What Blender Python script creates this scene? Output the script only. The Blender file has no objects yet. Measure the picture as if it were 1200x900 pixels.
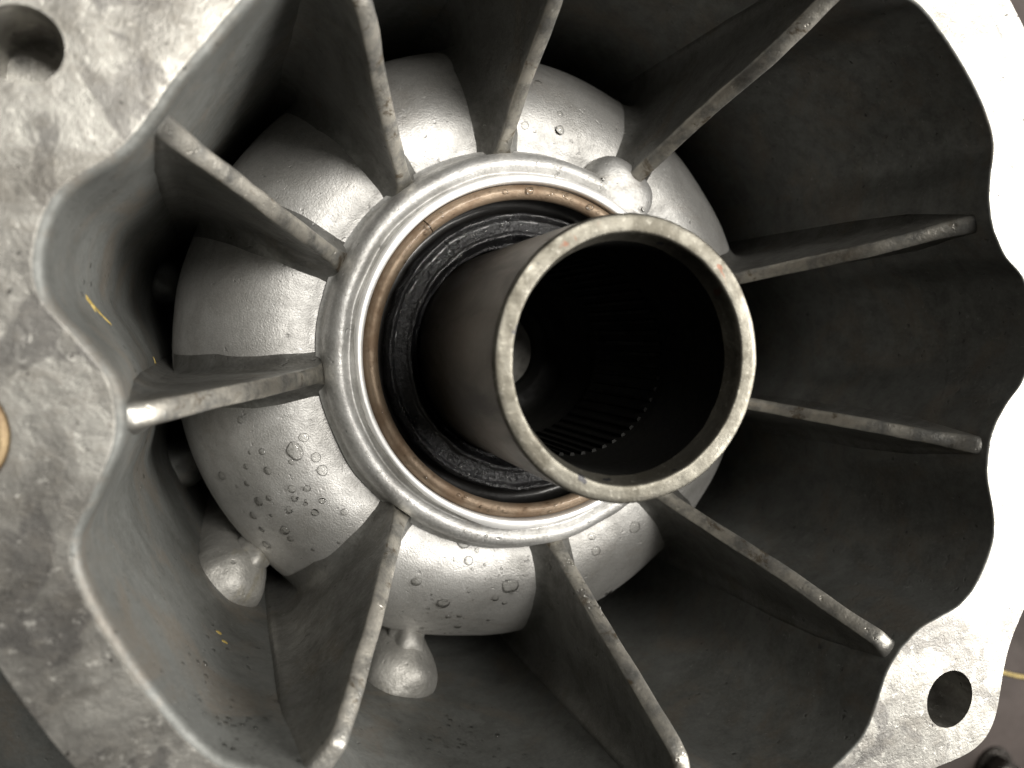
import bpy, bmesh, math, random
from mathutils import Vector, Matrix, noise

random.seed(7)
MM = 0.001
S = bpy.context.scene
C = S.collection
R = math.radians

# ------------------------------------------------------------------ camera
cd = bpy.data.cameras.new('camera')
cd.sensor_width = 36.0
cd.lens = 28.5
cd.clip_start = 0.005
cd.clip_end = 20.0
cam = bpy.data.objects.new('camera', cd)
C.objects.link(cam)
cam.matrix_world = Matrix(((0.94863861, 0.01939027, -0.315767, -0.06444),
                           (0.0, 0.99811991, 0.06129146, 0.00444),
                           (0.31636179, -0.05814344, 0.94685509, 0.17783),
                           (0, 0, 0, 1)))
cd.dof.use_dof = True
cd.dof.focus_distance = 0.178
cd.dof.aperture_fstop = 15.0
S.camera = cam

# ------------------------------------------------------------------ light
w = bpy.data.worlds.new('World')
S.world = w
w.use_nodes = True
w.node_tree.nodes['Background'].inputs[0].default_value = (1.0, 0.97, 0.92, 1)
w.node_tree.nodes['Background'].inputs[1].default_value = 0.012


def area(name, loc, target, size, watt, col=(1, 0.965, 0.9), size_y=None):
    l = bpy.data.lights.new(name, 'AREA')
    l.energy = watt
    l.color = col
    l.size = size
    if size_y:
        l.shape = 'RECTANGLE'
        l.size_y = size_y
    o = bpy.data.objects.new(name, l)
    C.objects.link(o)
    o.location = loc
    o.rotation_euler = (Vector(target) - Vector(loc)).to_track_quat('-Z', 'Y').to_euler()
    return o


area('ceiling_lamp', (0.23, 0.36, 1.30), (0, 0, 0), 0.34, 17.0)
area('side_lamp', (1.10, 0.0, 0.84), (0, 0, 0.03), 0.95, 40.0, (1, 0.97, 0.92), 0.45)

S.view_settings.view_transform = 'Standard'
S.view_settings.look = 'None'
S.view_settings.exposure = 0.0
S.view_settings.gamma = 1.0
S.render.engine = 'CYCLES'
S.cycles.max_bounces = 6
S.cycles.diffuse_bounces = 3
S.cycles.glossy_bounces = 3


# ------------------------------------------------------------------ helpers
class NT:
    """tiny node-tree writer"""
    def __init__(s, name):
        s.m = bpy.data.materials.new(name)
        s.m.use_nodes = True
        s.t = s.m.node_tree
        s.b = s.t.nodes['Principled BSDF']
        tc = s.t.nodes.new('ShaderNodeTexCoord')
        s.co = tc.outputs['Object']

    def set(s, **k):
        for a, v in k.items():
            i = s.b.inputs[a.replace('_', ' ')]
            if hasattr(v, 'is_linked'):
                s.t.links.new(v, i)
            else:
                i.default_value = v
        return s

    def _in(s, sock, v):
        if hasattr(v, 'is_linked'):
            s.t.links.new(v, sock)
        else:
            sock.default_value = v

    def noise(s, scale, detail=4, rough=0.55, dist=0.0, co=None):
        n = s.t.nodes.new('ShaderNodeTexNoise')
        n.inputs['Scale'].default_value = scale
        n.inputs['Detail'].default_value = detail
        n.inputs['Roughness'].default_value = rough
        n.inputs['Distortion'].default_value = dist
        s.t.links.new(co or s.co, n.inputs['Vector'])
        return n.outputs['Fac']

    def vor(s, scale, feature='F1', rand=1.0, co=None):
        n = s.t.nodes.new('ShaderNodeTexVoronoi')
        n.feature = feature
        n.inputs['Scale'].default_value = scale
        n.inputs['Randomness'].default_value = rand
        s.t.links.new(co or s.co, n.inputs['Vector'])
        return n.outputs['Distance']

    def mapped(s, scale=(1, 1, 1), rot=(0, 0, 0), loc=(0, 0, 0)):
        n = s.t.nodes.new('ShaderNodeMapping')
        n.inputs['Scale'].default_value = scale
        n.inputs['Rotation'].default_value = rot
        n.inputs['Location'].default_value = loc
        s.t.links.new(s.co, n.inputs['Vector'])
        return n.outputs['Vector']

    def ramp(s, v, a, b, lo=0.0, hi=1.0, smooth=True):
        n = s.t.nodes.new('ShaderNodeMapRange')
        n.interpolation_type = 'SMOOTHSTEP' if smooth else 'LINEAR'
        s._in(n.inputs['Value'], v)
        n.inputs['From Min'].default_value = a
        n.inputs['From Max'].default_value = b
        n.inputs['To Min'].default_value = lo
        n.inputs['To Max'].default_value = hi
        return n.outputs['Result']

    def math(s, op, a, b=0.0):
        n = s.t.nodes.new('ShaderNodeMath')
        n.operation = op
        s._in(n.inputs[0], a)
        s._in(n.inputs[1], b)
        return n.outputs[0]

    def mix(s, f, a, b):
        n = s.t.nodes.new('ShaderNodeMix')
        n.data_type = 'RGBA'
        s._in(n.inputs[0], f)
        for sock, v in ((n.inputs[6], a), (n.inputs[7], b)):
            if hasattr(v, 'is_linked'):
                s.t.links.new(v, sock)
            else:
                sock.default_value = (*v, 1) if len(v) == 3 else v
        return n.outputs[2]

    def attr(s, name):
        n = s.t.nodes.new('ShaderNodeAttribute')
        n.attribute_name = name
        return n.outputs['Fac']

    def xyz(s):
        n = s.t.nodes.new('ShaderNodeSeparateXYZ')
        s.t.links.new(s.co, n.inputs[0])
        return n.outputs

    def bump(s, h, dist, strength=1.0, prev=None):
        n = s.t.nodes.new('ShaderNodeBump')
        n.inputs['Distance'].default_value = dist
        n.inputs['Strength'].default_value = strength
        s.t.links.new(h, n.inputs['Height'])
        if prev:
            s.t.links.new(prev, n.inputs['Normal'])
        s.t.links.new(n.outputs[0], s.b.inputs['Normal'])
        return n.outputs[0]


def obj(name, bm_or_me, mat, parent=None, smooth=True):
    if isinstance(bm_or_me, bmesh.types.BMesh):
        bmesh.ops.recalc_face_normals(bm_or_me, faces=bm_or_me.faces)
        me = bpy.data.meshes.new(name)
        bm_or_me.to_mesh(me)
        bm_or_me.free()
    else:
        me = bm_or_me
    if mat and not me.materials:
        me.materials.append(mat)
    if smooth:
        for p in me.polygons:
            p.use_smooth = True
    o = bpy.data.objects.new(name, me)
    C.objects.link(o)
    o.parent = parent
    return o


def tag(o, label=None, cat=None, group=None, kind=None):
    if label: o['label'] = label
    if cat: o['category'] = cat
    if group: o['group'] = group
    if kind: o['kind'] = kind
    return o


def empty(name, loc=(0, 0, 0)):
    o = bpy.data.objects.new(name, None)
    C.objects.link(o)
    o.location = loc
    o.empty_display_size = 0.01
    return o


def grid_mesh(name, rows, cyclic_u=True, attr=None):
    """rows: list of equal-length vertex loops (mm) -> mesh in metres"""
    n = len(rows[0])
    vs = [(a[0] * MM, a[1] * MM, a[2] * MM) for r in rows for a in r]
    fs = []
    for j in range(len(rows) - 1):
        for i in range(n if cyclic_u else n - 1):
            k = (i + 1) % n
            fs.append((j * n + i, j * n + k, (j + 1) * n + k, (j + 1) * n + i))
    me = bpy.data.meshes.new(name)
    me.from_pydata(vs, [], fs)
    if attr:
        for an, vals in attr.items():
            at = me.attributes.new(an, 'FLOAT', 'POINT')
            at.data.foreach_set('value', vals)
    return me


def lathe(name, prof, seg=256, wob=0.0, ws=0.08, sharp=None, z0=0.0, r_fn=None):
    rows = []
    for (r, z) in prof:
        row = []
        for i in range(seg):
            t = 2 * math.pi * i / seg
            rr, zz = r, z
            if wob and r > 0.5:
                q = Vector((r * math.cos(t), r * math.sin(t), z)) * ws
                rr += wob * noise.noise(q)
                zz += wob * noise.noise(q + Vector((31.7, 9.2, 4.4)))
            row.append((rr * math.cos(t), rr * math.sin(t), zz))
        rows.append(row)
    return grid_mesh(name, rows)


def smooth_profile(pts, n):
    """Catmull-Rom through pts, n samples per span"""
    out = []
    P = [pts[0]] + list(pts) + [pts[-1]]
    for i in range(1, len(P) - 2):
        p0, p1, p2, p3 = (Vector(a) for a in P[i - 1:i + 3])
        for k in range(n):
            t = k / n
            out.append(tuple(0.5 * ((2 * p1) + (p2 - p0) * t + (2 * p0 - 5 * p1 + 4 * p2 - p3) * t * t
                                    + (3 * p1 - p0 - 3 * p2 + p3) * t ** 3)))
    out.append(tuple(pts[-1]))
    return out


def fix_normals(me):
    bm = bmesh.new()
    bm.from_mesh(me)
    bmesh.ops.recalc_face_normals(bm, faces=bm.faces)
    bm.to_mesh(me)
    bm.free()
    return me


# ------------------------------------------------------------------ materials
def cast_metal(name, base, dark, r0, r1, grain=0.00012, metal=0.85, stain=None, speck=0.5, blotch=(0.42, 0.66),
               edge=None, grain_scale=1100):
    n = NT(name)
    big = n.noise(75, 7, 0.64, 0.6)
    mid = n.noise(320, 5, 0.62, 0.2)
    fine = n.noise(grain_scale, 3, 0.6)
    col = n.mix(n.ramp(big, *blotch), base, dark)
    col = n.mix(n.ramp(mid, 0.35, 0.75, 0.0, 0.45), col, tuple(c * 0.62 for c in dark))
    if stain:
        sc, lo, hi, amt = stain
        col = n.mix(n.ramp(n.noise(60, 7, 0.66, 0.8, n.mapped(loc=(3, 1, 2))), lo, hi, 0, amt), col, sc)
    pits = n.noise(520, 2, 0.5, 0, n.mapped(loc=(5, 5, 5)))
    col = n.mix(n.ramp(pits, 0.70, 0.76, 0, speck), col, (0.02, 0.019, 0.016))
    col = n.mix(n.ramp(fine, 0.3, 0.75, 0, 0.3), col, tuple(min(1, c * 1.35) for c in base))
    col = n.mix(n.ramp(n.noise(640, 4, 0.7, 0.3, n.mapped(loc=(9, 3, 1))), 0.62, 0.74, 0, 0.5), col, tuple(min(1, c * 2.0) for c in base))  # pale specks: wet glints painted into the base colour
    rough = n.ramp(mid, 0.25, 0.75, r0, r1)
    if edge:
        e = n.attr('edge')
        wear = n.math('MULTIPLY', e, n.ramp(n.noise(170, 5, 0.65, 0, n.mapped(loc=(1, 9, 3))), 0.33, 0.62))
        col = n.mix(wear, col, edge)
        grime = n.math('MULTIPLY', e, n.ramp(n.noise(130, 6, 0.7, 0.6, n.mapped(loc=(8, 2, 7))), 0.56, 0.66, 0, 0.8))
        col = n.mix(grime, col, (0.13, 0.095, 0.055))
    n.set(Base_Color=col, Metallic=metal, Roughness=rough)
    b = n.bump(fine, grain, 1.0)
    b = n.bump(mid, grain * 2.0, 0.45, b)
    n.bump(n.ramp(pits, 0.66, 0.78, 1, 0), 0.0002, 0.6, b)
    return n.m


def flange_metal():
    n = NT('machined_flange')
    big = n.noise(48, 8, 0.66, 0.8)
    patch = n.noise(62, 4, 0.5, 1.2, n.mapped(loc=(4.1, 2.2, 0)))
    smear = n.noise(70, 7, 0.7, 0.5, n.mapped(scale=(0.45, 1.3, 1), rot=(0, 0, 0.6)))
    mid = n.noise(330, 6, 0.68, 0.4)
    fine = n.noise(2200, 3, 0.6)
    col = n.mix(n.ramp(big, 0.36, 0.66), (0.44, 0.428, 0.395), (0.215, 0.207, 0.19))
    col = n.mix(n.ramp(patch, 0.54, 0.59, 0, 0.65), col, (0.125, 0.12, 0.115))
    col = n.mix(n.ramp(smear, 0.50, 0.68, 0, 0.6), col, (0.16, 0.148, 0.128))
    col = n.mix(n.ramp(mid, 0.48, 0.70, 0, 0.5), col, (0.20, 0.185, 0.16))
    col = n.mix(n.ramp(n.noise(420, 5, 0.7, 0, n.mapped(loc=(2, 2, 2))), 0.58, 0.70, 0, 0.75), col, (0.70, 0.68, 0.63))
    spk = n.noise(520, 2, 0.5, 0, n.mapped(loc=(7, 1, 5)))
    col = n.mix(n.ramp(spk, 0.70, 0.735, 0, 0.85), col, (0.05, 0.046, 0.042))
    n.set(Base_Color=col, Metallic=0.8, Roughness=n.ramp(mid, 0.25, 0.75, 0.33, 0.5))
    b = n.bump(fine, 0.00006, 0.8)
    b = n.bump(mid, 0.00025, 0.5, b)
    # faint milling marks
    wv = n.t.nodes.new('ShaderNodeTexWave')
    wv.wave_type = 'RINGS'
    wv.rings_direction = 'Z'
    wv.inputs['Scale'].default_value = 90
    wv.inputs['Distortion'].default_value = 1.2
    n.t.links.new(n.mapped(loc=(-0.05, 0.055, 0)), wv.inputs['Vector'])
    n.bump(wv.outputs['Fac'], 0.00002, 0.25, b)
    return n.m


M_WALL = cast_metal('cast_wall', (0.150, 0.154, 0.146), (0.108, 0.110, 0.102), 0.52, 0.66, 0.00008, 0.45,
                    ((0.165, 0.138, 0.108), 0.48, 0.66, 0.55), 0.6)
M_DOME = cast_metal('cast_dome', (0.62, 0.612, 0.595), (0.50, 0.49, 0.47), 0.52, 0.62, 0.00013, 0.85,
                    ((0.36, 0.31, 0.26), 0.55, 0.75, 0.4), 0.25, grain_scale=2400)
M_RING = cast_metal('cast_ring', (0.62, 0.615, 0.60), (0.46, 0.45, 0.43), 0.52, 0.64, 0.00012, 0.8,
                    ((0.30, 0.24, 0.17), 0.56, 0.72, 0.5), 0.35, grain_scale=1300)
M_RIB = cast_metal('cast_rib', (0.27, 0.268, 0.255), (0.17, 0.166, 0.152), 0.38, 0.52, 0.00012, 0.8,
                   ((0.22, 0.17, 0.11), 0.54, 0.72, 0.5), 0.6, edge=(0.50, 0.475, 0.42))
M_BOSS = cast_metal('cast_boss', (0.50, 0.49, 0.465), (0.38, 0.37, 0.345), 0.52, 0.64, 0.00016, 0.75,
                    ((0.36, 0.30, 0.14), 0.58, 0.70, 0.5), 0.3)
M_FLANGE = flange_metal()


def simple(name, col, rough, metal=0.0, var=0.25, scale=250, bump=0.0001, coat=0.0, col2=None, lo=0.45, hi=0.65):
    n = NT(name)
    a = n.noise(scale, 5, 0.6)
    c2 = col2 or tuple(c * (1 - var) for c in col)
    n.set(Base_Color=n.mix(n.ramp(a, lo, hi), col, c2), Roughness=n.ramp(a, 0.3, 0.7, rough * 0.8, rough * 1.2),
          Metallic=metal)
    n.b.inputs['Coat Weight'].default_value = coat
    n.b.inputs['Coat Roughness'].default_value = 0.08
    if bump:
        n.bump(n.noise(scale * 5, 4, 0.65), bump, 0.8)
    return n.m


M_LIP = simple('bright_machined_edge', (0.93, 0.92, 0.90), 0.42, 0.55, 0.1, 300, 0.00002)
M_SNAP = simple('bronzed_wire', (0.24, 0.18, 0.125), 0.55, 0.5, 0, 170, 0.00015, 0.12, (0.17, 0.115, 0.072), 0.40, 0.64)
M_RUBBER = simple('oily_black_rubber', (0.012, 0.012, 0.013), 0.30, 0.0, 0.3, 200, 0.0011, 0.35)
M_CAN = simple('black_seal_case', (0.010, 0.009, 0.008), 0.4, 0.2, 0.3, 200, 0.00008, 0.2)


def shaft_outer():
    n = NT('oily_shaft_steel')
    st = n.noise(90, 5, 0.6, 0.5, n.mapped(scale=(1, 1, 0.35)))
    c = n.mix(n.ramp(st, 0.38, 0.66), (0.075, 0.061, 0.043), (0.030, 0.024, 0.018))
    sc = n.noise(420, 5, 0.7, 0.4)
    c = n.mix(n.ramp(sc, 0.60, 0.70, 0, 0.4), c, (0.14, 0.127, 0.10))
    n.set(Base_Color=c, Metallic=0.85, Roughness=n.ramp(st, 0.3, 0.7, 0.30, 0.46))
    n.bump(sc, 0.0001, 0.6)
    return n.m


def shaft_rim():
    n = NT('worn_shaft_rim')
    a = n.noise(160, 6, 0.65, 0.3)
    c = n.mix(n.ramp(a, 0.36, 0.66), (0.19, 0.18, 0.152), (0.10, 0.092, 0.074))
    c = n.mix(n.ramp(n.noise(900, 3, 0.6), 0.58, 0.72, 0, 0.5), c, (0.33, 0.315, 0.275))
    c = n.mix(n.ramp(n.noise(130, 3, 0.6, 0.4, n.mapped(loc=(2.3, 4.4, 1))), 0.665, 0.70, 0, 0.7), c, (0.16, 0.07, 0.045))
    c = n.mix(n.ramp(n.noise(260, 2, 0.5, 0, n.mapped(loc=(6, 4, 1))), 0.70, 0.74, 0, 0.9), c, (0.05, 0.05, 0.055))
    n.set(Base_Color=c, Metallic=0.85, Roughness=n.ramp(a, 0.3, 0.7, 0.40, 0.56))
    b = n.bump(n.noise(1000, 3, 0.6), 0.00008, 0.9)
    n.bump(a, 0.0002, 0.5, b)
    n.b.inputs['Specular IOR Level'].default_value = 0.3
    return n.m


M_SHAFT = shaft_outer()
M_RIM = shaft_rim()
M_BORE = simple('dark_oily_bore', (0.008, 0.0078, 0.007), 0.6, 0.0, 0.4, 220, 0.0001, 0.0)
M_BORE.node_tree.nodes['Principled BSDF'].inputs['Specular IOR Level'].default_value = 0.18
M_FLOOR = simple('bore_end_plate', (0.26, 0.25, 0.225), 0.6, 0.0, 0.3, 220, 0.0001)
M_DOWEL = simple('rusty_dowel', (0.26, 0.19, 0.10), 0.55, 0.4, 0, 160, 0.0003, 0.0, (0.13, 0.08, 0.045))
M_YELLOW = simple('dried_yellow_grease', (0.34, 0.25, 0.07), 0.5, 0.0, 0.4, 500, 0.0002)
M_BOLT = simple('oily_bolt', (0.05, 0.045, 0.04), 0.25, 0.8, 0.4, 200, 0.0002, 0.5)

def water_mat():
    m = bpy.data.materials.new('clear_water')
    m.use_nodes = True
    t = m.node_tree
    t.nodes.clear()
    out = t.nodes.new('ShaderNodeOutputMaterial')
    mx = t.nodes.new('ShaderNodeMixShader')
    tr = t.nodes.new('ShaderNodeBsdfTransparent')
    tr.inputs[0].default_value = (0.97, 0.97, 0.965, 1)
    gl = t.nodes.new('ShaderNodeBsdfGlossy')
    gl.inputs['Roughness'].default_value = 0.03
    fr = t.nodes.new('ShaderNodeFresnel')
    fr.inputs['IOR'].default_value = 1.33
    t.links.new(fr.outputs[0], mx.inputs[0])
    t.links.new(tr.outputs[0], mx.inputs[1])
    t.links.new(gl.outputs[0], mx.inputs[2])
    t.links.new(mx.outputs[0], out.inputs[0])
    return m


M_WATER = water_mat()


def bench_mat():
    n = NT('wet_brown_bench')
    a = n.noise(14, 6, 0.6, 0.6)
    c = n.mix(n.ramp(a, 0.35, 0.68), (0.040, 0.030, 0.026), (0.022, 0.017, 0.0145))
    c = n.mix(n.ramp(n.noise(90, 5, 0.65), 0.58, 0.72, 0, 0.5), c, (0.055, 0.045, 0.037))
    n.set(Base_Color=c, Roughness=n.ramp(a, 0.3, 0.7, 0.55, 0.75))
    n.b.inputs['Specular IOR Level'].default_value = 0.2
    n.bump(n.noise(200, 5, 0.6), 0.0004, 0.4)
    return n.m


M_BENCH = bench_mat()

# ------------------------------------------------------------------ setting
ZB = -120.0
bm = bmesh.new()
bmesh.ops.create_grid(bm, x_segments=2, y_segments=2, size=0.8)
bench = obj('workbench_top', bm, M_BENCH)
bench.location = (0, 0, ZB * MM)
tag(bench, kind='structure')

# ------------------------------------------------------------------ the casting
HF = 48.0                                    # height of the flange face above the hub lip
EDGE = [(-174.9, 82.6), (-172.3, 83.3), (-170.3, 84.8), (-167.8, 87.5), (-166.2, 89.4), (-164.6, 92.0), (-163.2, 93.1),
        (-161.1, 93.6), (-158.3, 93.8), (-155.3, 93.6), (-151.5, 93.5), (-148.2, 93.6), (-144.3, 93.7), (-141.6, 93.7),
        (-138.3, 93.6), (-134, 91.0), (-129, 87.2), (-124, 90.0), (-119, 94.0), (-104, 95.0), (-90, 94.2), (-85, 90.5),
        (-80, 88.0), (-75, 90.0), (-70, 94.5), (-64, 95.8),
        (-59.6, 95.8), (-55.5, 95.5), (-52.6, 93.5), (-50.2, 90.9), (-47.1, 88.4), (-43.4, 87.8), (-39.9, 88.7),
        (-37.0, 91.6), (-33.9, 95.4), (-30.9, 96.7), (-27.3, 96.9), (-23.6, 96.2), (-20.9, 93.6), (-17.7, 89.7),
        (-14.7, 87.9), (-11.5, 87.7), (-9.0, 88.8), (-6.2, 91.1), (-4.1, 94.4), (0, 96.6), (5, 96.8), (10.3, 94.9),
        (11.6, 92.8), (13.3, 90.3), (17.4, 88.6), (21.3, 89.4), (24.3, 91.5), (26.6, 94.3), (28.6, 95.3), (32.4, 95.6),
        (36.4, 95.3), (40.5, 94.8), (44.4, 94.5), (48.1, 93.9), (52, 90.5), (57, 88.0), (62, 90.0), (67, 93.5), (76, 94.5),
        (86, 93.8), (91, 90.5), (96, 87.5), (101, 89.5), (105, 92), (112, 93), (119, 91), (123, 87.5), (127, 85.2),
        (131, 84.6), (140.0, 83.7), (145.9, 83.9), (150.4, 84.5), (153.4, 84.8), (156.8, 85.4), (159.4, 86.8), (161.6, 89.2),
        (163.6, 91.7), (165.4, 92.9), (167.8, 93.4), (170.5, 93.5), (172.9, 92.9), (174.8, 91.3), (176.2, 88.7),
        (178.3, 86.1), (180.2, 83.9), (182.5, 82.8)]
_tab = []
for i in range(720):
    t = -174.9 + i * 0.5
    for a, b in zip(EDGE, EDGE[1:] + [(185.1, 82.6)]):
        if a[0] <= t <= b[0]:
            _tab.append(a[1] + (b[1] - a[1]) * (t - a[0]) / (b[0] - a[0]))
            break
for _ in range(2):
    _tab = [(_tab[i - 2] + 2 * _tab[i - 1] + 3 * _tab[i] + 2 * _tab[(i + 1) % 720] + _tab[(i + 2) % 720]) / 9 for i in range(720)]


def edge_r(deg):
    x = ((deg + 174.9) % 360) * 2
    i = int(x) % 720
    f = x - int(x)
    return _tab[i] * (1 - f) + _tab[(i + 1) % 720] * f


def wall_r(deg, z):
    k = max(0.0, min(1.0, (HF - z) / 120.0))
    e = edge_r(deg)
    mean = 92.5
    return (e * (1 - 0.55 * k) + mean * 0.55 * k) - 1.5 * k - roll(deg)


def roll(deg):
    u = 0.5 - 0.5 * math.cos(R(deg + 12))
    return 0.45 + 1.3 * u * u * (3 - 2 * u)


def wall_wob(deg, z):
    c, s = math.cos(R(deg)), math.sin(R(deg))
    return 0.45 * noise.noise(Vector((c * 4, s * 4, z * 0.045))) + 0.18 * noise.noise(Vector((c * 14, s * 14, z * 0.17)))


def outer_r(deg):
    r = 110 - 3.3 * math.cos(R(deg + 152))
    for a, wd, h in ((-43.5, 6.5, 9.5), (-12, 7, 9), (18, 7, 9), (57, 7, 9), (96, 7, 9), (127, 7, 9), (155, 8, 9), (-174.5, 9, 12), (-80, 7, 9),
                     (-125, 7, 7)):
        d = (deg - a + 180) % 360 - 180
        r += h * math.exp(-(d / wd) ** 2)
    return r


housing = empty('gearbox_housing', (0, 0, 0))
tag(housing, 'grey cast aluminium gearbox bell housing with radial ribs and scalloped flange', 'housing')

# bell wall: inner skin, deep floor, outer skin
NSEG = 600
rows = []


def wall_row(z, off=0.0, wob=1.0):
    row = []
    for i in range(NSEG):
        d = 360.0 * i / NSEG
        r = wall_r(d, z) + off
        c, s = math.cos(R(d)), math.sin(R(d))
        if wob:
            r += wob * wall_wob(d, z)
        row.append((r * c, r * s, z))
    return row


def rad_row(r, z):
    return [(r * math.cos(2 * math.pi * i / NSEG), r * math.sin(2 * math.pi * i / NSEG), z) for i in range(NSEG)]


rows = [rad_row(58, -111), rad_row(70, -113), rad_row(78, -112), wall_row(-109, -5), wall_row(-104, -1.2)]
z = -98.0
while z < 43.5:
    rows.append(wall_row(z))
    z += 2.5


def roll_row(phi):
    row = []
    for i in range(NSEG):
        d = 360.0 * i / NSEG
        q = roll(d)
        c, sn_ = math.cos(R(d)), math.sin(R(d))
        r = edge_r(d) - q * math.cos(phi) + 0.8 * wall_wob(d, HF) + 0.10 * noise.noise(Vector((c * 60, sn_ * 60, 1)))
        row.append((r * c, r * sn_, HF - 0.012 - q + q * math.sin(phi)))
    return row


while rows[-1][0][2] > 42.5:
    rows.pop()
rows += [roll_row(R(a)) for a in (0, 12, 24, 36, 48, 60, 70, 80, 90)]
rows += [wall_row(HF - 0.012, 6.0, 0), wall_row(46.2, 7.5, 0), wall_row(30, 9, 0), wall_row(-20, 9, 0), wall_row(-90, 9, 0),
         wall_row(ZB + 0.2, 9, 0), rad_row(58, ZB + 0.2)]
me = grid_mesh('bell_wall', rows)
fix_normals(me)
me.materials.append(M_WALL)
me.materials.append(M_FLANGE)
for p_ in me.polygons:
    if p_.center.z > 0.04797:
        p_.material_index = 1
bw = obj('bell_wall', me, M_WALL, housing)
for p_ in bw.data.polygons:
    if p_.material_index == 1:
        p_.use_smooth = False

# flange plate with holes
cu = bpy.data.curves.new('flange', 'CURVE')
cu.dimensions = '2D'
cu.fill_mode = 'BOTH'
cu.extrude = 6.0 * MM
cu.bevel_depth = 0.0
cu.bevel_resolution = 2


def spline(pts):
    sp = cu.splines.new('POLY')
    sp.points.add(len(pts) - 1)
    for q, p in zip(sp.points, pts):
        q.co = (p[0] * MM, p[1] * MM, 0, 1)
    sp.use_cyclic_u = True


def circle_pts(x, y, r, n=64):
    return [(x + r * math.cos(2 * math.pi * i / n), y + r * math.sin(2 * math.pi * i / n)) for i in range(n)]


def polar(fn, n, wob=0.0):
    out = []
    for i in range(n):
        d = 360 * i / n
        r = fn(d) + wob * noise.noise(Vector((math.cos(R(d)) * 30, math.sin(R(d)) * 30, 2.0))) + wob * 0.7 * noise.noise(Vector((math.cos(R(d)) * 90, math.sin(R(d)) * 90, 5.0)))
        out.append((r * math.cos(R(d)), r * math.sin(R(d))))
    return out


spline(polar(outer_r, 480))
spline(polar(lambda d: edge_r(d) + 1.8, 900, 0.0))
HOLES = [(-92.4, 44.3, 5.4), (77.0, -73.0, 6.2), (102.5, 34, 6.2), (54, 88, 6.2), (-10.5, 104, 6.2), (-61, 82, 6.2), (104, -21, 6.2), (18, -102, 6.2), (-62, -84, 6.0)]
for hx, hy, hr in HOLES:
    spline(circle_pts(hx, hy, hr))
DOW = (-104.6, -9.7, 9.2)
spline(circle_pts(*DOW))
tmp = bpy.data.objects.new('tmp', cu)
C.objects.link(tmp)
dg = bpy.context.evaluated_depsgraph_get()
me = bpy.data.meshes.new_from_object(tmp.evaluated_get(dg))
bpy.data.objects.remove(tmp)
me.transform(Matrix.Translation((0, 0, (HF - 6.0) * MM)))
me.materials.clear()
me.name = 'flange'
fl = obj('flange', me, M_FLANGE, housing, smooth=False)
tag(fl, 'pale stained machined flange face')

# shoulder of the lower casting, outside the flange
rows = []
for rr, zz in ((98, -30), (98, 16), (100, 18), (112, 17), (132, 13), (137, 9), (139, 0), (140, ZB + 0.2)):
    rows.append([(rr * math.cos(R(d)), rr * math.sin(R(d)), zz + 0.6 * noise.noise(Vector((rr * 0.1, d * 0.1, 3)))) for d in [-178 + 56 * i / 60 for i in range(61)]])
obj('casting_shoulder', fix_normals(grid_mesh('casting_shoulder', rows, False)), M_WALL, housing)

# blind hole floors / bolt boss sleeves under the flange
for k, (hx, hy, hr) in enumerate(HOLES):
    depth = 14.0 if k == 0 else 40.0
    prof = [(hr + 4.5, HF - 12.2), (hr + 4.5, HF - 12.2 - depth), (0.02, HF - 12.2 - depth)]
    prof += [(0.02, HF - 11.4 - depth + (10 if k else 9.2)), (hr + 0.25, HF - 11.4 - depth + (10 if k else 9.2)), (hr + 0.25, HF - 12.2), (hr + 4.5, HF - 12.2)]
    me = lathe('bolt_boss', prof, 48)
    me.transform(Matrix.Translation((hx * MM, hy * MM, 0)))
    fix_normals(me)
    obj('bolt_boss', me, M_FLANGE if k == 0 else M_WALL, housing, smooth=False)

# inner dome
DOME = smooth_profile([(46.0, -11.4), (49.0, -11.3), (52.0, -10.7), (57.0, -10.8), (62.5, -12.9), (68.5, -17.4), (73.5, -23.4), (77.2, -29.4), (79.3, -34.4),
                       (80.6, -40.0), (81.0, -46.0), (81.0, -60.0), (79.0, -112.0)], 6)


def dome_z(r):
    for a, b in zip(DOME, DOME[1:]):
        if a[0] <= r <= b[0]:
            return a[1] + (b[1] - a[1]) * (r - a[0]) / max(1e-6, b[0] - a[0])
    return -112.0 if r > 80 else -11.4


def dome_n(r):
    dz = (dome_z(r + 0.4) - dome_z(r - 0.4)) / 0.8
    v = Vector((-dz, 1)).normalized()
    return v.x, v.y          # radial, up


me = fix_normals(lathe('inner_dome', DOME, 420, 0.5, 0.06))
obj('inner_dome', me, M_DOME, housing)

# hub ring with rounded bead and a machined lip
ring = [(48.6, -10.6), (47.6, -9.8), (47.25, -8.0), (47.0, -5.6), (46.3, -3.6), (45.2, -2.4), (43.9, -2.1), (42.8, -2.7), (42.0, -3.2), (41.3, -2.4),
        (40.7, -1.2), (40.3, -0.6)]
me = fix_normals(lathe('hub_ring', smooth_profile(ring, 4), 420, 0.35, 0.10))
hub = obj('hub_ring', me, M_RING, housing)
# the lip: bright machined chamfer that is broken in places
rows = []
for (r, z) in [(41.5, -2.0), (41.45, -0.25), (41.35, 0.0), (40.3, 0.04), (39.7, 0.02), (39.4, -0.2), (39.3, -0.9), (39.3, -14)]:
    row = []
    for i in range(420):
        t = 2 * math.pi * i / 420
        q = Vector((math.cos(t) * 6, math.sin(t) * 6, 0))
        wv = -0.25 + 0.9 * noise.noise(q * 0.4) + 0.12 * noise.noise(q * 6)
        row.append(((r + (max(-1.05, wv) if r > 41 else 0)) * math.cos(t), (r + (max(-1.05, wv) if r > 41 else 0)) * math.sin(t), z))
    rows.append(row)
obj('machined_lip', fix_normals(grid_mesh('machined_lip', rows)), M_LIP, hub)


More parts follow.
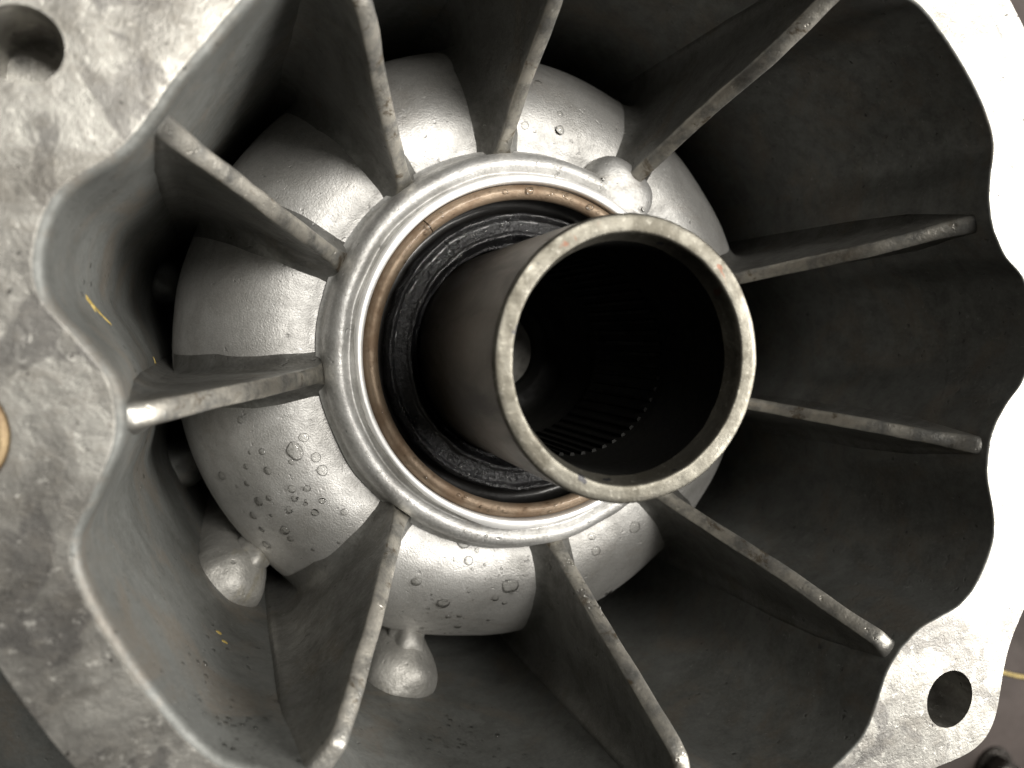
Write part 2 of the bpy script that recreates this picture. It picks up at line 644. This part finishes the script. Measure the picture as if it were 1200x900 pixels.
def blob(name, rx, ry, rz, mat, parent, loc, rotz=0.0, tilt=0.0, amp=0.0, sq=2.0, seg=40):
    """rounded lump, superellipsoid"""
    bm = bmesh.new()
    bmesh.ops.create_uvsphere(bm, u_segments=seg, v_segments=seg // 2, radius=1.0)
    for v in bm.verts:
        c = v.co.copy()
        m = (abs(c.x) ** sq + abs(c.y) ** sq + abs(c.z) ** sq) ** (1 / sq)
        c = c / m
        c = Vector((c.x * rx, c.y * ry, c.z * rz))
        if amp:
            c *= 1 + amp * noise.noise(c * 0.22 + Vector(loc) * 0.3)
        v.co = c
    bm.transform(Matrix.Translation(Vector(loc)) @ Matrix.Rotation(rotz, 4, 'Z') @ Matrix.Rotation(tilt, 4, 'Y'))
    bm.transform(Matrix.Scale(MM, 4))
    return obj(name, bm, mat, parent)


a = R(58)
blob('lug', 7.8, 9.4, 6.8, M_RING, hub, (46.2 * math.cos(a), 46.2 * math.sin(a), -8.6), a, 0.12, 0.05, 2.7)

# ribs
RIBS = [(-174.5, [(63.9, 23.1), (75.4, 41.9), (80.8, 43.4)], 1.75),
        (154.4, [(68.1, 22.3), (77.1, 33.5), (83.3, 40.4)], 1.7),
        (126.7, [(62.9, 19.7), (73.5, 39.3), (83.0, 45.0)], 1.75),
        (96.0, [(57.7, 11.4), (67.4, 32.2), (78.0, 43.0), (85.0, 45.0)], 1.6),
        (57.0, [(64.3, 17.5), (72.4, 32.8), (82.5, 43.8), (86.5, 45)], 1.8),
        (18.45, [(60.0, 2.0), (71.1, 26.0), (80.0, 36.0), (86.6, 40.4)], 1.6),
        (-12.85, [(63.5, 8.0), (71.5, 25.2), (80.0, 36.5), (86.5, 42.0)], 1.55),
        (-44.4, [(55.8, 1.0), (68.0, 24.0), (82.0, 44.2), (86, 45.2)], 1.7),
        (-79.9, [(59.4, 14.1), (70.5, 34.9), (77.4, 46.0), (86.5, 47.2)], 1.7),
        (-128.9, [(65.4, 24.8), (79.8, 45.4), (85.0, 46.8)], 1.75)]
for k, (deg, prof, half) in enumerate(RIBS):
    pts = smooth_profile([(45.4, -9.8), (47.2, -7.2)] + prof, 10)
    rw = wall_r(deg, 40)

    def top_z(r):
        for a, b in zip(pts, pts[1:]):
            if a[0] <= r <= b[0]:
                return a[1] + (b[1] - a[1]) * (r - a[0]) / max(1e-6, b[0] - a[0])
        return pts[-1][1] if r > pts[-1][0] else pts[0][1]
    stations = []
    r = 45.4
    while r < rw + 5.5:
        stations.append(r)
        r += 0.75
    rows, edge = [], []
    for r in stations:
        zt = top_z(r) + 0.25 * noise.noise(Vector((r * 0.25, deg, 1))) + 0.12 * noise.noise(Vector((r * 1.1, deg, 4)))
        near = math.exp(-max(0.0, rw - r) / 2.8)
        zt = min(HF - 1.6, zt + 4.5 * near ** 1.2)
        zb = dome_z(r) - 0.4 if r < 80.6 else -111.0
        h = max(0.3, zt - zb)
        lat = 0.22 * noise.noise(Vector((r * 0.12, deg, 9)))
        row, er = [], []
        side = []
        n1 = 18
        for j in range(n1):
            u = j / (n1 - 1)
            zz = zb + (h - half * 0.8) * (u ** 2.0) if h > half else zb + h * 0.5 * u
            side.append(zz)
        prof_l = []
        for zz in side:
            hh = half + 0.010 * max(0, zt - zz)
            if r < 80.2:
                hh += 4.2 * math.exp(-max(0, zz - zb) / 1.9)
            hh += (0.12 + 0.88 * min(1.0, max(0.0, (zt - zz) / 22)) ** 1.3) * 3.2 * math.exp(-max(0.0, wall_r(deg, zz) - r) / 2.4)
            hh += 0.12 * noise.noise(Vector((r * 0.2, zz * 0.2, deg)))
            prof_l.append((hh, zz))
        for (hh, zz) in prof_l:
            row.append((-hh, zz)); er.append(max(0.0, 1 - (zt - zz) / 2.2) * 0.7)
        zc = side[-1]
        hc = prof_l[-1][0]
        for j in range(1, 10):
            an = math.pi * j / 10
            row.append((-hc * math.cos(an) * (1 + 0.05 * noise.noise(Vector((r, j, deg)))), zc + (zt - zc) * math.sin(an) ** 0.8)); er.append(1.0 - 0.9 * near)
        for (hh, zz) in reversed(prof_l):
            row.append((hh, zz)); er.append(max(0.0, 1 - (zt - zz) / 2.2) * 0.7)
        c, s = math.cos(R(deg)), math.sin(R(deg))
        rows.append([(r * c - (x + lat) * s, r * s + (x + lat) * c, zz) for (x, zz) in row])
        edge += er
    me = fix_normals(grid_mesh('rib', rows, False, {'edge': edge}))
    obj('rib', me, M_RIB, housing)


# small bosses standing between the dome and the wall
def boss(deg, r, ztop, rad, name='boss', neck=True, mat=M_BOSS):
    pr = [(0.02, ztop), (rad * 0.42, ztop - 0.6), (rad * 0.72, ztop - 2.4), (rad * 0.92, ztop - 6.0), (rad * 1.0, ztop - 12), (rad * 1.08, ztop - 30), (rad * 1.15, -111)]
    me = lathe(name, smooth_profile(pr, 4), 64, 1.1, 0.14)
    x, y = r * math.cos(R(deg)), r * math.sin(R(deg))
    me.transform(Matrix.Translation((x * MM, y * MM, 0)))
    b = obj(name, fix_normals(me), mat, housing)
    if neck:
        rn = 82.0
        blob('neck', 6.5, 4.8, 9, M_BOSS, b, (rn * math.cos(R(deg)), rn * math.sin(R(deg)), ztop - 13.5), R(deg), 0.35, 0.25)
    return b


boss(-140.4, 90.0, -25, 9.6)
boss(-107.0, 90.0, -22, 9.8)
boss(166.5, 88.5, -72, 7.0, neck=False, mat=M_WALL)
boss(-158.0, 89, -70, 7.5, neck=False, mat=M_WALL)

# ------------------------------------------------------------------ hollow dowel in the flange
me = lathe('hollow_dowel', [(DOW[2] - 0.1, 47.2), (DOW[2] - 0.6, 48.6), (DOW[2] - 1.6, 48.7), (DOW[2] - 2.4, 47.8), (DOW[2] - 2.5, 30), (DOW[2] - 0.1, 30), (DOW[2] - 0.1, 47.2)], 72, 0.15, 0.3)
fix_normals(me)
dw = obj('hollow_dowel', me, M_DOWEL)
dw.location = (DOW[0] * MM, DOW[1] * MM, 0)
tag(dw, 'rusty brass coloured hollow dowel set in the flange at the left edge', 'dowel')

# ------------------------------------------------------------------ seal and snap ring
pr = []
for j in range(13):
    an = 2 * math.pi * j / 12
    pr.append((37.45 + 1.75 * math.cos(an), -2.4 + 1.7 * math.sin(an)))
rows = []
GAP = R(130.5)
for (r, z) in pr:
    row = []
    for i in range(361):
        t = GAP + R(0.18) + (2 * math.pi - R(0.36)) * i / 360
        row.append((r * math.cos(t), r * math.sin(t), z + 0.12 * noise.noise(Vector((math.cos(t) * 3, math.sin(t) * 3, 1)))))
    rows.append(row)
sn = obj('snap_ring', fix_normals(grid_mesh('snap_ring', rows, False)), M_SNAP)
tag(sn, 'brown bronzed snap ring with a split, seated inside the hub lip', 'snap ring')

seal = empty('oil_seal', (0, 0, -0.014))
tag(seal, 'wet black rubber oil seal filling the gap around the shaft', 'oil seal')
me = fix_normals(lathe('seal_case', [(39.2, -14), (39.2, -5.5), (37.6, -7.0), (36.6, -10.0), (34.2, -10.5), (33.4, -9.5)], 256, 0.1, 0.2))
o = obj('seal_case', me, M_CAN, seal); o.location = (0, 0, 0.014)
me = fix_normals(lathe('sealing_lip', smooth_profile([(33.8, -11.0), (33.4, -7.2), (33.0, -5.0), (32.5, -4.4), (32.0, -4.9), (31.4, -6.2), (30.4, -6.0), (28.9, -5.6), (28.4, -5.0), (27.9, -4.7),
                                                     (27.4, -5.4), (26.9, -7.6), (26.2, -9.0), (25.45, -9.6), (25.4, -14)], 3), 300, 0.35, 0.22))
o = obj('sealing_lip', me, M_RUBBER, seal); o.location = (0, 0, 0.014)

# ------------------------------------------------------------------ shaft
shaft = empty('output_shaft', (0, 0, -0.06))
tag(shaft, 'thick hollow steel shaft tube standing out of the hub towards the viewer', 'shaft')


def shaft_part(name, prof, mat, wob=0.0, ws=0.1, seg=256):
    me = fix_normals(lathe(name, prof, seg, wob, ws))
    me.transform(Matrix.Translation((0, 0, 0.06)))
    return obj(name, me, mat, shaft)


body = shaft_part('tube', [(25.2, -60), (25.2, 2), (25.25, 10), (25.3, 20), (25.3, 30), (25.3, 40), (25.3, 47), (25.3, 49.9)], M_SHAFT, 0.05, 0.2)
rim = shaft_part('rim', [(25.3, 49.9), (25.28, 50.5), (25.15, 50.85), (24.85, 51.0), (24.0, 51.02), (23.0, 51.02), (22.35, 51.0), (22.05, 50.9), (21.9, 50.6), (21.7, 49.6), (21.1, 47.6), (20.9, 47.0)], M_RIM, 0.10, 0.35, 360)
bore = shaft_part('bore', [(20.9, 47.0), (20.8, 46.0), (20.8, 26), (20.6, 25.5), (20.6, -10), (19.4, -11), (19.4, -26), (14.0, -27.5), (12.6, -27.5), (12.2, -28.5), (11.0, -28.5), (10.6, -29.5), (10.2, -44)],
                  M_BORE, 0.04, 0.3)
shaft_part('end_plate', [(0.02, -30.2), (10.4, -30.2)], M_FLOOR, 0, 1, 64)
# internal spline teeth, low on the bore
bm = bmesh.new()
for i in range(52):
    t = 2 * math.pi * i / 52
    m = Matrix.Rotation(t, 4, 'Z')
    pts = [(20.75, -0.6), (20.0, -0.35), (20.0, 0.35), (20.75, 0.6)]
    vs = []
    for zz in (-9.0, 24.0):
        for (x, y) in pts:
            vs.append(bm.verts.new(m @ Vector((x * MM, y * MM, zz * MM + 0.06))))
    for j in range(4):
        kk = (j + 1) % 4
        bm.faces.new((vs[j], vs[kk], vs[4 + kk], vs[4 + j]))
    bm.faces.new(vs[0:4]); bm.faces.new(vs[4:8])
sp = obj('splines', bm, M_BORE, shaft, smooth=False)
sp['kind'] = 'stuff'

# ------------------------------------------------------------------ water
def cap_mesh(name, rad, hgt, ell=1.0, irr=0.0, seed=0, seg=20, rings=6):
    """droplet: domed lens whose flat underside sits just inside the surface"""
    bm = bmesh.new()
    vt = bm.verts.new((0, 0, hgt))
    loops = []
    for j in range(1, rings + 1):
        an = (math.pi / 2) * j / rings
        lp = []
        for i in range(seg):
            t = 2 * math.pi * i / seg
            q = 1 + irr * noise.noise(Vector((math.cos(t) * 1.3 + seed * 3.1, math.sin(t) * 1.3, seed)))
            lp.append(bm.verts.new((rad * math.sin(an) * math.cos(t) * ell * q, rad * math.sin(an) * math.sin(t) * q, hgt * math.cos(an) ** 0.85)))
        loops.append(lp)
    lp = [bm.verts.new((v.co.x * 0.96, v.co.y * 0.96, -0.15)) for v in loops[-1]]
    loops.append(lp)
    vb = bm.verts.new((0, 0, -0.15))
    for i in range(seg):
        k = (i + 1) % seg
        bm.faces.new((vt, loops[0][i], loops[0][k]))
        for a, b in zip(loops, loops[1:]):
            bm.faces.new((a[i], b[i], b[k], a[k]))
        bm.faces.new((vb, loops[-1][k], loops[-1][i]))
    return bm


def frame_at(p, nrm, spin=0.0):
    q = Vector(nrm).to_track_quat('Z', 'Y').to_matrix().to_4x4()
    return Matrix.Translation(Vector(p)) @ q @ Matrix.Rotation(spin, 4, 'Z')


def dome_spot(deg, r):
    nr, nz = dome_n(r)
    c, s = math.cos(R(deg)), math.sin(R(deg))
    return (r * c, r * s, dome_z(r)), (nr * c, nr * s, nz)


PANELS = [
    ('SW', [(-167.0, 66.7, 0.84), (-159.8, 54.8, 1.06), (-157.6, 57.8, 1.73), (-154.2, 54.2, 1.11), (-150.6, 54.4, 1.23), (-159.8, 64.4, 0.79), (-160.3, 67.0, 0.51), (-155.6, 59.5, 0.66), (-157.8, 69.0, 0.81), (-155.7, 65.0, 1.01), (-157.1, 75.4, 1.06), (-154.6, 70.6, 0.82), (-154.5, 73.2, 0.44), (-150.2, 62.3, 1.01), (-148.7, 59.4, 0.79), (-150.4, 67.9, 0.86), (-148.0, 63.1, 0.76), (-150.5, 70.3, 1.25), (-144.5, 58.3, 0.75), (-145.9, 61.7, 0.50), (-146.5, 65.6, 0.94), (-143.2, 61.2, 0.84), (-139.2, 56.1, 0.84), (-148.2, 73.5, 1.06), (-147.0, 69.9, 0.52), (-143.1, 69.5, 1.22), (-145.1, 73.9, 0.93), (-140.9, 69.9, 0.74), (-134.6, 62.1, 0.55), (-141.7, 75.7, 1.26), (-136.7, 67.7, 0.52), (-132.0, 65.0, 0.60)],
     'round clear water droplet on the lower left dome panel, where droplets crowd together'),
    ('S', [(-106.5, 48.2, 1.63), (-104.1, 52.4, 1.10), (-91.9, 58.3, 1.98), (-114.8, 60.7, 1.24), (-106.5, 64.7, 1.56), (-108.1, 52.8, 0.61), (-95.1, 61.7, 0.93), (-92.4, 63.3, 0.65), (-103.7, 68.6, 0.73), (-101.5, 67.9, 0.73), (-100.2, 72.0, 0.89), (-106.6, 74.9, 0.67), (-94.6, 69.1, 0.52), (-102.1, 49.6, 0.55), (-101.9, 60.1, 0.42), (-108.8, 67.2, 0.43)],
     'clear water droplet on the bottom dome panel directly below the hub ring'),
    ('SE', [(-54.9, 56.1, 1.48), (-67.0, 51.5, 0.93), (-67.5, 55.5, 1.23), (-65.3, 73.6, 1.35)],
     'clear water droplet on the small dome panel below the shaft rim'),
    ('N', [(78.8, 55.5, 1.13), (88.2, 54.9, 0.91), (83.8, 67.4, 1.03), (79.2, 59.8, 0.72), (120.7, 50.8, 0.79)],
     'faint clear water droplet on the upper dome panels above the hub ring'),
]
SPECIAL = {('SW', 2): 'largest, oblong water droplet on the lower left dome panel', ('SW', 0): 'lone droplet high on the lower left dome panel near the left rib',
           ('SW', 10): 'droplet at the outer left edge of the lower left dome panel', ('SW', 29): 'droplet beside the neck of the left boss at the dome edge',
           ('SW', 4): 'round droplet on the lower left dome panel, nearest to the hub ring',
           ('S', 2): 'largest round droplet on the bottom dome panel, beside the rib shadow', ('S', 0): 'flattened droplet touching the hub ring on the bottom dome panel',
           ('S', 3): 'droplet near the left rib on the bottom dome panel', ('S', 10): 'lowest droplet near the outer edge of the bottom dome panel',
           ('SE', 0): 'lone right hand droplet on the small dome panel below the shaft rim', ('SE', 1): 'upper of two neighbouring droplets below the shaft rim',
           ('SE', 2): 'lower of two neighbouring droplets below the shaft rim', ('SE', 3): 'droplet at the outer edge of the small panel beside the bottom rib',
           ('N', 0): 'larger faint droplet on the dome panel right of the top rib', ('N', 1): 'faint droplet on the dome touching the right side of the top rib base',
           ('N', 2): 'faint droplet far out on the dome beside the top rib', ('N', 4): 'droplet between the upper left rib foot and the hub ring'}
fine = bmesh.new()


def add_fine(p, nrm, rad, hgt=None, seed=0):
    b = cap_mesh('d', rad, hgt or rad * 0.55, 1 + 0.3 * random.random(), 0.25, seed, 10, 3)
    b.transform(Matrix.Scale(MM, 4) @ frame_at(p, nrm, random.random() * 6))
    me = bpy.data.meshes.new('t')
    b.to_mesh(me)
    b.free()
    fine.from_mesh(me)
    bpy.data.meshes.remove(me)


for pn, lst, lab in PANELS:
    for k, (deg, r, rad) in enumerate(lst):
        p, nrm = dome_spot(deg, r)
        if rad < 0.78:
            add_fine(p, nrm, rad, rad * 0.42, k)
            continue
        b = cap_mesh('water_droplet', rad, rad * 0.5, 1.35 if rad > 1.7 and pn == 'SW' else 1 + 0.15 * random.random(), 0.15, k, 28, 8)
        b.transform(Matrix.Scale(MM, 4))
        o = obj('water_droplet', b, M_WATER)
        o.matrix_world = Matrix.Scale(MM, 4) @ frame_at(p, nrm, random.random() * 6) @ Matrix.Scale(1 / MM, 4)
        tag(o, SPECIAL.get((pn, k), lab), 'water droplet', {'SW': 'droplets on the lower left dome panel', 'S': 'droplets on the bottom dome panel',
                                      'SE': 'droplets on the panel below the rim', 'N': 'droplets on the upper dome panels'}[pn])

# fine spray on the dome, ring and seal
for _ in range(150):
    deg = random.choice((random.gauss(-112, 9), random.gauss(-148, 9), random.gauss(-100, 7)))
    r = random.uniform(50, 77)
    p, nrm = dome_spot(deg, r)
    add_fine(p, nrm, random.uniform(0.12, 0.34), None, deg)
for _ in range(90):                                     # beads on the snap ring
    t = R(random.choice((random.gauss(150, 18), random.gauss(95, 22), random.uniform(190, 290))))
    an = random.uniform(0.9, 2.4)
    rr, zz = 37.45 + 1.75 * math.cos(an), -2.4 + 1.7 * math.sin(an)
    add_fine((rr * math.cos(t), rr * math.sin(t), zz), (math.cos(an) * math.cos(t), math.cos(an) * math.sin(t), math.sin(an)), random.uniform(0.15, 0.4), None, t)
for _ in range(260):                                    # wet grit on the seal
    t = R(random.choice((random.gauss(125, 20), random.gauss(150, 18), random.uniform(190, 290))))
    rr = random.uniform(27.2, 32.6)
    add_fine((rr * math.cos(t), rr * math.sin(t), -5.85 if 28.6 < rr < 31.6 else -5.0), (0.3 * math.cos(t) * random.uniform(-1, 1), 0.3 * math.sin(t), 1), random.uniform(0.12, 0.42), None, t)
for _ in range(60):                                     # beads on the hub ring
    t = random.uniform(0, 6.283)
    add_fine((44.2 * math.cos(t), 44.2 * math.sin(t), -2.1), (0, 0, 1), random.uniform(0.15, 0.4), None, t)
for deg in (66, 50):
    add_fine((45.5 * math.cos(R(deg)), 45.5 * math.sin(R(deg)), -1.75), (0, 0, 1), 0.55, None, deg)
for t, rad in ((91, .9), (100, .6), (67, .8), (131, .7)):    # larger amber beads on the snap ring
    add_fine((37.5 * math.cos(R(t)), 37.5 * math.sin(R(t)), -0.65), (0, 0, 1), rad, None, t)
for _ in range(26):                                     # beads along the wet rib below the hub
    r = random.uniform(47.5, 60)
    s = random.uniform(-1.2, 1.6)
    c_, s_ = math.cos(R(-79.9)), math.sin(R(-79.9))
    zt = -8.2 + (r - 46.6) * (22.3 / 12.8) + 0.1
    add_fine((r * c_ - s * s_, r * s_ + s * c_, zt - abs(s) * 0.25), (-0.6 * c_, -0.6 * s_, 0.8), random.uniform(0.2, 0.5), None, r)
WALL_SPOTS = [(173.5, 18.7), (-176.3, 17.2), (-140.1, -0.9), (-161.9, -21.1), (-134.3, 39.6), (-136.6, 33.1), (-141.8, 38.2), (-141.5, 26.3), (-133.4, 31.7), (-103.1, -3.8), (-100.2, -14.2),
              (-99.8, -3.9), (-99.1, 3.7), (-91.9, 9.4), (-105, 2), (-96, 12)]


def wall_pt(deg, z, off=0.0):
    r = wall_r(deg, z) + off + wall_wob(deg, z)
    c, s = math.cos(R(deg)), math.sin(R(deg))
    e = (wall_r(deg + 1, z) - wall_r(deg - 1, z)) / (2 * R(1) * r)
    return (r * c, r * s, z), (-c - e * s, -s + e * c, 0.05)


for (d, z) in WALL_SPOTS:
    for _ in range(7):
        p, nrm = wall_pt(d + random.gauss(0, 2.2), min(44, z + random.gauss(0, 6)))
        add_fine(p, nrm, random.uniform(0.15, 0.5), None, z)
o = obj('fine_water_beads', fine, M_WATER)
tag(o, 'fine beads of water scattered over dome, seal and walls', 'water', kind='stuff')

# ------------------------------------------------------------------ dried yellow grease on the left walls
bm = bmesh.new()


def smear(deg, z, ln, wd, ang, seed):
    p, nrm = wall_pt(deg, z, -0.02)
    b = cap_mesh('s', wd, 0.22, ln / wd, 0.7, seed, 26, 4)
    b.transform(Matrix.Scale(MM, 4) @ frame_at(p, nrm, ang))
    me = bpy.data.meshes.new('t')
    b.to_mesh(me)
    b.free()
    bm.from_mesh(me)
    bpy.data.meshes.remove(me)


for s in ((173.5, 19.2, 2.3, 0.6, 1.2), (174.3, 15.8, 2.5, 0.40, 1.0), (175.4, 12.6, 2.2, 0.25, 0.8), (174.0, 18.5, 1.2, 0.3, 0.3), (-176.4, 16, 0.9, 0.25, 0.3), (-174.6, 8, 1.0, 0.3, 0.5), (-177.5, 5, 0.7, 0.3, 1.5),
          (-176.8, -12, 0.9, 0.5, 0.7), (-178.5, -30, 1.0, 0.5, 0.2), (-140.2, -0.5, 1.1, 0.55, 0.8), (-139.2, 2.0, 0.9, 0.4, 0.4), (-172, 24, 0.7, 0.2, 0.1)):
    smear(*s, s[0])
o = obj('grease_smears', bm, M_YELLOW)
tag(o, 'small dried yellow grease smears on the left inner wall', 'grease', kind='stuff')

# ------------------------------------------------------------------ odds and ends on the bench
def bench_pt(x, y):
    return (x * MM, y * MM, ZB * MM)


bt = empty('loose_bolt', bench_pt(289, -214))
tag(bt, 'dark oily hexagon bolt lying on the bench at the lower right corner', 'bolt')
bm = bmesh.new()
bmesh.ops.create_cone(bm, cap_ends=True, segments=6, radius1=0.0095, radius2=0.0095, depth=0.008)
bmesh.ops.bevel(bm, geom=bm.edges[:], offset=0.0008, segments=2, affect='EDGES')
bm.transform(Matrix.Translation((0, 0, 0.0055)))
obj('bolt_head', bm, M_BOLT, bt, smooth=False)
bm = bmesh.new()
bmesh.ops.create_cone(bm, cap_ends=True, segments=40, radius1=0.0125, radius2=0.012, depth=0.0016)
bm.transform(Matrix.Translation((0, 0, 0.0009)))
obj('washer', bm, M_BOLT, bt, smooth=False)
bm = bmesh.new()
bmesh.ops.create_cone(bm, cap_ends=True, segments=32, radius1=0.005, radius2=0.0045, depth=0.006)
bm.transform(Matrix.Translation((0, 0, 0.0122)))
obj('bolt_tip', bm, M_BOLT, bt, smooth=False)

# yellow straw on the bench
bm = bmesh.new()
path = [(0, 0, 1.6), (14, -5, 1.4), (28, -9, 1.6), (44, -18, 1.4), (64, -24, 1.6)]
prev = None
for (x, y, z) in smooth_profile(path, 5):
    ringv = [bm.verts.new((x * MM, (y + 1.0 * math.cos(a)) * MM, (z + 0.9 * math.sin(a)) * MM)) for a in [2 * math.pi * i / 8 for i in range(8)]]
    if prev:
        for i in range(8):
            bm.faces.new((prev[i], prev[(i + 1) % 8], ringv[(i + 1) % 8], ringv[i]))
    prev = ringv
st = obj('straw', bm, M_YELLOW)
st.location = bench_pt(285, -161)
tag(st, 'thin yellow straw lying on the brown bench beside the flange', 'straw')
